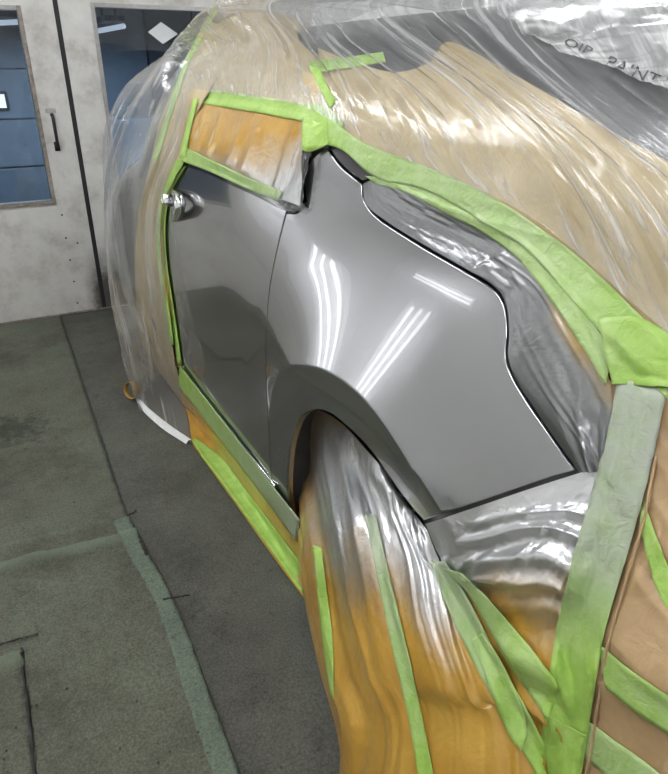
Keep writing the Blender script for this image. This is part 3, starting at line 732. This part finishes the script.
grid('bumper_film', [
    [q(425, 524, .004, 1), q(475, 507.5, .004, 1), q(525, 490.5, .004, 1), q(578, 473.5, .004, 1), q(612, 465, .008, .9)],
    [q(438, 552, .004, 1), q(485, 535, .008, 1.1), q(535, 518, .010, 1.1), q(578, 503, .010, 1), q(612, 500, .010, .9)],
    [q(448, 578, .004, .9), q(495, 562, .018, .8), q(542, 545, .022, .85), q(576, 535, .018, 1), q(604, 530, .010, .8)],
    [q0(462, 606, .010, .3), q(505, 595, .030, .5), q(545, 580, .032, .6), q(572, 570, .024, .65), q(596, 565, .014, .6)],
    [q0(485, 645, .025, -.1), q0(520, 630, .040, .25), q0(550, 618, .040, .5), q0(568, 608, .030, .5), q0(588, 600, .018, .3)],
    [q0(520, 705, .042, -.3), q0(540, 690, .042, 0), q0(558, 680, .040, 0), q0(568, 670, .034, 0), q0(580, 662, .026, 0)],
    [q0(555, 775, .045, -.3), q0(560, 765, .045, -.2), q0(565, 755, .042, -.2), q0(570, 750, .04, -.2), q0(576, 745, .035, -.2)]], 120, 80, AMBER,
    lambda u, v, p: sstep(0, .16, v)*sstep(.02, .2, u)*.024*math.sin(math.pi*min(1, v*.9+.1))**.5*(fold(u*8-v*2.2+.35*nz1(v*4, u*2), 5.7, 2.4)-.35)+.003*fold(u*14+v*9, 2.2)*sstep(.02, .2, u), 'silver oversprayed film with deep folds over the rear bumper', 'masking film', clear=.003)
# film hanging over the wheel
def wheel_disp(u, v, p):
    a = .016*sstep(0, .12, u)+.012*sstep(.05, .5, u)
    k = fold(v*10+.25*nz1(u*3, v)+u*.5, 11.3, 2.2)
    k2 = fold(v*21+u*1.0+nz1(u*4, 2)*.3, 4.4, 2.4)
    return sstep(-.02, .07, v)*(1-sstep(.86, 1, v))*(a*(k-.4)*(.5+.7*abs(nz1(v*3.1, 7)))+.014*sstep(0, .3, u)*(1-.6*sstep(.4, .7, u))*(.4+abs(nz1(v*5, 3))*1.4)*k2+.003*fold(u*8+v*11, 2.5))
grid('wheel_film', [
    [q(289, 478, -.12, .1), q(293, 438, -.12, .2), q(313, 411, -.09, .5), q(340, 422, -.08, .6), q(372, 455, -.025, .7), q(400, 494, -.018, .8), q(427, 530, -.006, .8)],
    [q(291, 520, -.10, .0), q(303, 480, -.11, .2), q(318, 458, -.06, .7), q(345, 462, -.035, .9), q(382, 490, .0, .9), q(412, 524, .0, .9), q(440, 562, .004, .8)],
    [q0(300, 572, .0, .1), q0(316, 545, .035, .4), q0(335, 530, .05, .8), q0(363, 530, .05, .7), q0(402, 552, .04, .7), q0(433, 575, .03, .8), q0(462, 606, .010, .4)],
    [q0(308, 618, .03, -.2), q0(327, 612, .065, -.1), q0(350, 606, .08, .35), q0(380, 606, .08, .3), q0(415, 616, .07, .4), q0(448, 630, .05, .5), q0(485, 645, .025, .0)],
    [q0(320, 672, .07, -.4), q0(340, 672, .10, -.3), q0(365, 672, .11, -.1), q0(396, 672, .10, -.05), q0(434, 678, .085, .1), q0(470, 690, .065, .1), q0(512, 695, .040, -.1)],
    [q0(337, 732, .115, -.4), q0(358, 736, .135, -.4), q0(385, 740, .13, -.3), q0(418, 742, .11, -.2), q0(456, 744, .085, -.1), q0(496, 744, .065, -.1), q0(545, 758, .045, -.2)],
    [qr(.436, .775, .006, -.4), qr(.41, .70, .006, -.4), qr(.385, .60, .006, -.3), qr(.37, .48, .006, -.3), qr(.375, .36, .006, -.3), qr(.395, .25, .006, -.3), qr(.44, .15, .006, -.3)]],
    130, 130, AMBER, wheel_disp, 'amber film hanging over the rear wheel to the floor', 'masking film')
# brown film right of the bumper corner
grid('corner_film', [
    [q(606, 380, .010, .2), q(650, 385, .012), q(700, 400, .012), q(760, 430, .01), q(860, 500, .01)],
    [q(600, 470, .010, .3), q(648, 470, .018), q(700, 485, .02), q(760, 510, .02), q(860, 580, .02)],
    [q(584, 560, .012, .1), q(632, 560, .03), q(700, 575, .035), q(760, 600, .035), q(860, 660, .03)],
    [q0(562, 660, .026), q0(612, 665, .05), q0(690, 675, .055), q0(760, 700, .05), q0(860, 760, .05)],
    [q0(548, 780, .046), q0(600, 790, .065), q0(690, 800, .08), q0(760, 820, .08), q0(860, 880, .08)],
    [qr(.44, .15, .006), qr(.47, .11, .006), qr(.52, .07, .006), qr(.57, .03, .006), qr(.65, -.03, .006)]], 110, 90, BROWN,
    lambda u, v, p: .012*(fold(v*5+u*3, 8.8, 2.2)-.4)*sstep(0, .15, v)+.005*(fold(u*12-v*6, 1.9)-.4)*sstep(0, .15, v), 'brown masking film wrapped around the rear corner', 'masking film', clear=.004)
# film under the sill down to the floor
grid('sill_film', [
    [q(179, 368, .004, .1), q(208, 404, .004, .4), q(240, 445, .004, .6), q(272, 487, .004, .6), q(299, 520, .004, .5)],
    [q(180, 392, .012, -.3), q(206, 425, .016, -.2), q(238, 465, .016, .1), q(269, 508, .016, .2), q(298, 545, .016, .2)],
    [q(188, 420, .020, -.4), q(208, 448, .022, -.4), q(238, 488, .022, -.2), q(270, 533, .022, -.1), q(301, 575, .022, 0)],
    [qz(193, 446, .02, -.4), qz(215, 476, .02, -.4), qz(244, 516, .02, -.4), qz(274, 558, .02, -.3), qz(304, 598, .02, -.3)]], 50, 90, AMBER,
    lambda u, v, p: .006*math.sin(math.pi*u)*(fold(v*4+u*5, 6.1, 2.2)-.4), 'amber masking film hung from the door sill to the floor', 'masking film')
# crumpled clear patch over the window corner
grid('corner_patch_film', [
    [q(301, 118, .016), q(312, 122, .014), q(322, 135, .010)],
    [q(296, 150, .018), q(304, 150, .018), q(312, 154, .010)],
    [q(287, 178, .018), q(298, 180, .020), q(306, 178, .010)],
    [q(276, 200, .010), q(292, 204, .018), q(304, 200, .010)],
    [q(288, 207, .008), q(298, 212, .010), q(307, 210, .006)]], 50, 30, CLEAR,
    lambda u, v, p: .009*math.sin(math.pi*u)*(fold(u*8+v*6, 3.1)+fold(v*7-u*4, 8)-.5), 'crumpled clear film patch over the rear window corner', 'masking film', uvscale=(.4, .3))

# ------------------------------------------------------------------ lime green tape
def surf_hit(px, py, names, off):
    r = ray(px, py); best = None
    for n in names:
        h = BV[n].ray_cast(EYE, r)
        if h[0] is not None and (best is None or h[3] < best[3]): best = h
    if best is None: return hit(px, py, off+.01)
    n = best[1] if best[1].dot(r) < 0 else -best[1]
    p = best[0]
    return p-r*off*1.2+n*off*.3
def tape(edge_a, edge_b, label, on=(), off=.003, spray=(0, 0), n=40, m=8, wr=.0012, name='masking_tape'):
    """ribbon between two pixel edges, stuck to the named films (or to the body)"""
    A = spline([Vector((*p, 0)) for p in edge_a], n); B = spline([Vector((*p, 0)) for p in edge_b], n)
    P = [[None]*m for _ in range(n)]
    for i in range(n):
        for j in range(m):
            p = A[i].lerp(B[i], j/(m-1))
            P[i][j] = surf_hit(p.x, p.y, on, off) if on else hit(p.x, p.y, off)
    for it in range(2):                                  # tape bridges the small creases below it
        Q = [[v.copy() for v in r] for r in P]
        for i in range(1, n-1):
            for j in range(m):
                t = (P[i-1][j]+P[i+1][j])*.5; d = (P[i][j]-EYE).normalized()
                Q[i][j] = P[i][j]+d*((t-P[i][j]).dot(d))*.5
        P = Q
    V, sp = [], []
    for i in range(n):
        for j in range(m):
            d = (P[i][j]-EYE).normalized()
            V.append(P[i][j]-d*wr*(nz1(i*.35+j*.5, len(label))+.6*nz1(i*.9, j*.8+len(label)))); sp.append(lerp(spray[0], spray[1], i/(n-1)) if len(spray) == 2 else pw([(k/(len(spray)-1), s) for k, s in enumerate(spray)], i/(n-1)))
    F = [(i*m+j, i*m+j+1, (i+1)*m+j+1, (i+1)*m+j) for i in range(n-1) for j in range(m-1)]
    o = mesh_obj(name, V, F, TAPE, None, True); set_attr(o, sp); tag(o, label, 'tape')
    a = V[0]; e1 = V[1]-V[0]; 
    md = o.modifiers.new('thickness', 'SOLIDIFY'); md.thickness = .0006; md.offset = 0
    BV[o.name] = BVHTree.FromPolygons(V, F)
    return o
tape([(190, 88), (230, 92), (275, 99), (312, 107)], [(187, 101), (228, 108), (270, 115), (311, 123)], 'green tape strip along the top of the side window', ['window_film', 'masking_paper.001'], .004)
tape([(183, 146), (212, 160), (250, 178), (284, 192)], [(181, 161), (210, 172), (248, 189.5), (278, 201)], 'green tape along the belt line under the window film', ['window_film'], .004, (.1, .45))
tape([(194, 98), (186, 128), (180, 155)], [(199, 99), (191, 130), (186, 160)], 'thin green tape at the front edge of the window film', ['window_film', 'masking_paper'], .005)
tape([(176, 160), (164, 188), (158, 215), (157, 250), (163, 300), (170, 345)], [(186, 158), (172, 185), (163, 205), (161, 250), (168, 300), (174, 345)], 'narrow green tape on the outer edge of the door mask', ['masking_paper'], .004)
o_ = tape([(182, 168), (168, 195), (162, 222), (163, 262), (170, 310), (178, 368)], [(186, 166), (171, 193), (165.5, 222), (167, 262), (174, 310), (182, 366)], 'thin green tape tight against the exposed door paint', [], .006)
grid('masking_strip', [[q(184, 163, .007), q(181, 163, .008), q(178, 163, .010)], [q(169, 194, .007), q(167, 194, .008), q(165, 194, .010)], [q(163, 222, .007), q(161, 222, .009), q(159, 222, .011)],
    [q(165, 262, .007), q(162, 262, .009), q(159, 262, .011)], [q(172, 310, .007), q(169, 310, .009), q(165, 310, .011)], [q(179, 366, .007), q(175, 368, .009), q(172, 370, .011)]], 60, 6, AMBER,
    lambda u, v, p: .0015*nz1(u*30, v*4), 'amber film strip between the two thin door tapes', 'masking film')
# sill tapes
tape([(180, 366), (208, 402), (240, 443), (272, 485), (300, 520)], [(178, 385), (203, 418), (235, 459), (266, 500), (297, 542)], 'green tape along the sill under the door', ['sill_film'], .004, (0, .75))
tape([(195, 437), (222, 458), (250, 495), (278, 532), (302, 565)], [(190, 445), (212, 474), (242, 515), (272, 556), (303, 599)], 'bright green tape hem of the sill film near the floor', ['sill_film'], .004, n=50)
# wheel film tapes
tape([(313, 545), (317, 585), (322, 635), (331, 695)], [(322, 548), (327, 590), (333, 640), (334, 700)], 'green tape strip down the front of the wheel film', ['wheel_film'], .004)
tape([(365, 515), (378, 580), (393, 650), (408, 715), (420, 785)], [(376, 515), (392, 585), (408, 650), (422, 715), (436, 785)], 'green tape strip down the middle of the wheel film', ['wheel_film'], .004, (.75, -.1))
tape([(430, 560), (448, 610), (475, 665), (508, 725), (540, 780)], [(446, 562), (472, 605), (497, 655), (525, 705), (555, 765)], 'long green tape strip on the rear edge of the wheel film', ['wheel_film', 'bumper_film'], .004, (.7, 0))
tape([(445, 568), (470, 595), (505, 655), (548, 720)], [(462, 572), (488, 597), (525, 640), (560, 685)], 'green tape strip joining wheel film to bumper film', ['bumper_film', 'wheel_film'], .008, (.5, .05))
tape([(470, 640), (485, 675), (505, 725), (520, 750)], [(484, 632), (505, 665), (525, 712), (527, 735)], 'torn green tape piece over the long wheel film strip', ['wheel_film', 'bumper_film'], .010, (.3, 0))
# bumper corner tapes
tape([(618, 380), (606, 440), (590, 500), (572, 560), (557, 630), (546, 700), (536, 790)], [(668, 385), (655, 450), (640, 510), (622, 575), (604, 640), (592, 710), (580, 790)], 'wide upright green tape down the rear bumper corner', ['bumper_film', 'corner_film', 'tail_lamp_film'], .006, (.85, .8, .75, .6, .15, -.1, -.15), 70, 12)
tape([(549, 715), (545, 745), (538, 792)], [(592, 738), (588, 760), (578, 792)], 'overlapping green tape end at the foot of the corner tape', ['masking_tape.012'], .004)
tape([(640, 520), (648, 560), (662, 600), (690, 640)], [(644, 500), (660, 545), (680, 590), (705, 620)], 'slanting green tape on the brown corner film', ['corner_film'], .004, (.1, 0))
tape([(598, 642), (625, 665), (660, 690), (700, 715)], [(606, 688), (640, 715), (675, 738), (700, 755)], 'wide green tape across the brown corner film', ['corner_film'], .004, (.2, .2))
tape([(588, 720), (615, 740), (650, 765), (690, 800)], [(582, 755), (600, 770), (625, 792), (660, 820)], 'lowest green tape on the brown corner film', ['corner_film'], .004, (.35, .3))
# pillar and quarter top tapes
tape([(303, 104), (325, 106), (345, 124)], [(302, 150), (310, 152), (328, 145)], 'wide green tape patch on the pillar behind the window', ['corner_patch_film', 'masking_paper.001', 'masking_paper.002'], .004, n=24)
tape([(326, 110), (350, 134), (385, 152), (430, 168), (490, 196), (540, 228), (585, 262), (630, 305), (690, 365)],
     [(328, 145), (345, 152), (375, 177), (425, 190), (480, 220), (525, 248), (562, 288), (608, 340), (668, 400)], 'long green tape curving along the top of the quarter panel', ['masking_paper.002', 'tail_lamp_film', 'corner_film'], .006, (.1, .3, .35, .4, .35, .2, .1), 80, 10, .003)
tape([(365, 176), (400, 180), (440, 196), (500, 226), (545, 262), (590, 318), (612, 352)], [(376, 184), (405, 192), (440, 210), (492, 238), (530, 272), (578, 340), (606, 386)], 'oversprayed green tape bordering the tail lamp film', ['tail_lamp_film'], .004, (.35, .3), 60, 8)
tape([(598, 318), (640, 318), (690, 345)], [(612, 384), (650, 386), (700, 392)], 'broad green tape piece at the upper bumper corner', ['tail_lamp_film', 'corner_film', 'masking_tape.018', 'masking_tape.019'], .006, (.15, 0), 24, 12)
tape([(308, 62), (340, 58), (383, 52)], [(312, 74), (345, 69), (386, 62)], 'green tape strip under the clear sheet above the pillar', ['masking_paper.001', 'masking_paper.002'], .004)
tape([(310, 66), (318, 85), (330, 108)], [(318, 64), (326, 82), (338, 104)], 'short green tape joining the roof paper to the pillar tape', ['masking_paper.001', 'masking_paper.002'], .005)
tape([(213, 8), (204, 25), (184, 62), (168, 110), (152, 160)], [(218, 10), (209, 27), (189, 65), (173, 112), (157, 163)], 'green tape line under the clear sheet at the front', ['masking_paper', 'masking_paper.001'], .004)

# ------------------------------------------------------------------ big clear sheet over the car
def behind(p, dx, dy, dz=0): return (p+Vector((dx, dy, dz)), 0.0)
def frow(inner, mid, sil, Y, back=(.40, .55, 0)):
    s = onY(*sil, Y); m = hit(*mid)
    return [inner, mid if isinstance(mid[0], Vector) else q(*mid), (s, 0.0), behind(s, *back)]
rows = [
    [qz(193, 444, .006), qz(165, 424, .006), qz(138, 402, .006), (onZ(138, 402, .006)+Vector((.3, .4, 0)), 0)],
    [q(184, 410, .022), q(158, 395, .05), qy(128, 370, 2.75), behind(onY(128, 370, 2.75), .35, .5)],
    [q(175, 362, .016), q(150, 345, .06), qy(118, 335, 2.85), behind(onY(118, 335, 2.85), .38, .55)],
    [q(167, 300, .016), q(140, 295, .06), qy(110, 295, 2.9), behind(onY(110, 295, 2.9), .38, .55)],
    [q(161, 235, .016), q(134, 230, .06), qy(104.5, 232, 2.9), behind(onY(104.5, 232, 2.9), .38, .55)],
    [q(165, 195, .016), q(140, 180, .06), qy(106, 172, 2.85), behind(onY(106, 172, 2.85), .38, .5)],
    [q(178, 158, .018), q(155, 135, .05), qy(120, 124, 2.75), behind(onY(120, 124, 2.75), .38, .45, .02)],
    [q(188, 120, .018), q(172, 92, .03), qy(146, 82, 2.6), behind(onY(146, 82, 2.6), .4, .4, .03)],
    [q(193, 90, .018), q(188, 62, .024), qy(172, 46, 2.5), behind(onY(172, 46, 2.5), .45, .3, .02)],
    [q(212, 92, .020), q(212, 48, .04), qy(198, 18, 2.35), behind(onY(198, 18, 2.4), .6, .2, 0)],
    [q(240, 95, .020), q(242, 45, .04), qy(228, -6, 2.0), behind(onY(228, -6, 2.0), .6, .1, 0)],
    [q(272, 100, .020), q(268, 45, .04), qx(258, -10, .90), qr(1.5, 2.05, 1.56)],
    [q(302, 105, .020), q(290, 48, .034), qx(280, -4, .92), qr(1.5, 1.95, 1.56)],
    [q(335, 122, .022), q(320, 60, .024), qx(296, 2, 0.96), qr(1.5, 1.85, 1.56)],
    [q(372, 146, .022), q(340, 70, .024), qx(308, 4, 0.98), qr(1.5, 1.78, 1.56)],
    [q(420, 165, .022), q(370, 80, .024), qx(318, 4, 0.98), qr(1.5, 1.70, 1.56)],
    [q(470, 186, .022), q(405, 88, .024), qx(330, 3, 0.98), qr(1.5, 1.62, 1.56)],
    [q(520, 210, .022), q(440, 98, .024), qx(345, 2, 0.98), qr(1.5, 1.54, 1.56)],
    [q(570, 246, .022), q(480, 108, .024), qx(365, 0, 0.98), qr(1.5, 1.44, 1.56)],
    [q(625, 296, .022), q(525, 122, .024), qx(390, -2, 0.98), qr(1.5, 1.32, 1.56)],
    [q(690, 352, .022), q(575, 140, .024), qx(420, -4, 0.98), qr(1.5, 1.20, 1.56)],
    [q(760, 408, .022), q(630, 160, .024), qx(455, -6, 0.97), qr(1.5, 1.08, 1.56)],
    [q(840, 460, .022), q(700, 185, .024), qx(500, -8, 0.96), qr(1.5, 0.95, 1.56)],
    [q(920, 500, .022), q(770, 205, .024), qx(550, -8, 0.95), qr(1.5, 0.80, 1.56)],
    [q(1000, 520, .022), q(850, 215, .024), qx(610, -4, 0.94), qr(1.5, 0.65, 1.55)],
    [q(1060, 500, .022), q(920, 200, .024), qx(670, 2, 0.93), qr(1.5, 0.45, 1.53)],
    [q(1100, 450, .022), q(980, 180, .024), qx(740, 12, 0.93), qr(1.5, 0.30, 1.50)]]
def sheet_disp(u, v, p):
    e = math.sin(math.pi*min(1, v*1.15+.03)) if v < .84 else math.sin(math.pi*min(1, .84*1.15+.03))
    k = fold(u*38+.35*nz1(v*3, u*6)+v*1.2, 21.0, 1.9)**2
    hang = fold(v*7+.5*nz1(u*9, v*2)+u*3, 17.0, 2.0)**1.5        # long hanging folds in front of the door
    k = lerp(1.5*hang, k, sstep(.26, .42, u))
    k2 = fold(u*120+.6*nz1(v*4, u*9), 31.0, 2.0)
    amp = .010 if u < .4 else .007
    return max(0, e)**.6*(amp*k+.0018*k2)+.001*fold(u*30+v*20, 5)
sheet = grid('plastic_sheet', rows, 520, 90, CLEAR, sheet_disp, 'large clear plastic sheet draped over the roof and front of the car', 'plastic sheet', uvscale=(4, 2), clear=.021)
# white hem of the sheet on the floor
A = [onZ(*p, .012) for p in [(192, 442), (170, 427), (150, 411), (140, 401)]]; B = [onZ(*p, .006) for p in [(186, 444), (163, 429), (145, 413), (138, 402)]]
A = spline(A, 20); B = spline(B, 20)
V = []
for a, b in zip(A, B):
    V += [a+Vector((0, 0, .010)), (a+b)*.5+Vector((0, 0, .014)), b]
hemo = mesh_obj('sheet_hem', V, [(i*3+k, i*3+k+1, i*3+k+4, i*3+k+3) for i in range(19) for k in range(2)], WHITEF, sheet, True)
# printed words on the sheet
flap = grid('plastic_sheet_flap', [
    [q(478, -2, .03), q(520, -6, .03), qx(575, -8, .93), qx(640, 0, .90), qx(720, 20, .88)],
    [q(505, 18, .036), q(550, 16, .036), q(605, 16, .036), q(665, 28, .036), q(740, 50, .036)],
    [q(535, 36, .038), q(575, 40, .038), q(630, 52, .038), q(685, 66, .038), q(750, 90, .038)],
    [q(560, 52, .034), q(595, 62, .034), q(642, 82, .034), q(690, 100, .034), q(755, 125, .034)]], 70, 130, MILKY,
    lambda u, v, p: .007*fold(u*7+v*5+.4*nz1(v*5, u*3), 13.0, 2.0)+.003*fold(u*15+v*14, 6.0)-.003, 'milky printed plastic sheet bunched along the roof edge', 'plastic sheet', uvscale=(.9, 2))
def print_text(body, p0, p1, hgt, skew=0):
    cu = bpy.data.curves.new('printed_text', 'FONT'); cu.body = body; cu.size = 1; cu.resolution_u = 2
    to = bpy.data.objects.new('tmp_text', cu); C.objects.link(to); bpy.context.view_layer.update()
    me = bpy.data.meshes.new_from_object(to.evaluated_get(bpy.context.evaluated_depsgraph_get()))
    bpy.data.objects.remove(to)
    xs = [v.co.x for v in me.vertices]; w = max(xs)
    d = Vector((p1[0]-p0[0], p1[1]-p0[1])); nn = Vector((d.y, -d.x)).normalized()
    bv = BV['plastic_sheet_flap']
    for v in me.vertices:
        t = v.co.x/w; pp = Vector(p0)+d*t+nn*v.co.y*hgt+d.normalized()*v.co.y*skew
        r = ray(pp.x, pp.y); h = bv.ray_cast(EYE, r)
        v.co = (h[0] if h[0] is not None else hit(pp.x, pp.y, .03))-r*.003
    me.materials.append(INK)
    o = link(bpy.data.objects.new('printed_text', me), flap); return o

print_text('PAINT T', (603, 65), (672, 92), 17, 3)
print_text('OIP', (562, 44), (590, 55), 12, 2)
# rolled edge of the brown corner film beside the upright tape
bm = bmesh.new(); cf = bpy.data.objects['corner_film']
pts = spline([surf_hit(*p, ['corner_film', 'masking_tape.012'], .004) for p in [(656, 455), (644, 520), (624, 590), (606, 655), (596, 720), (586, 780)]], 50)
tube(bm, pts, [.0022+.001*nz1(i*.6) for i in range(50)], 6)
bm_obj('rolled_edge', bm, BROWN, cf, True)
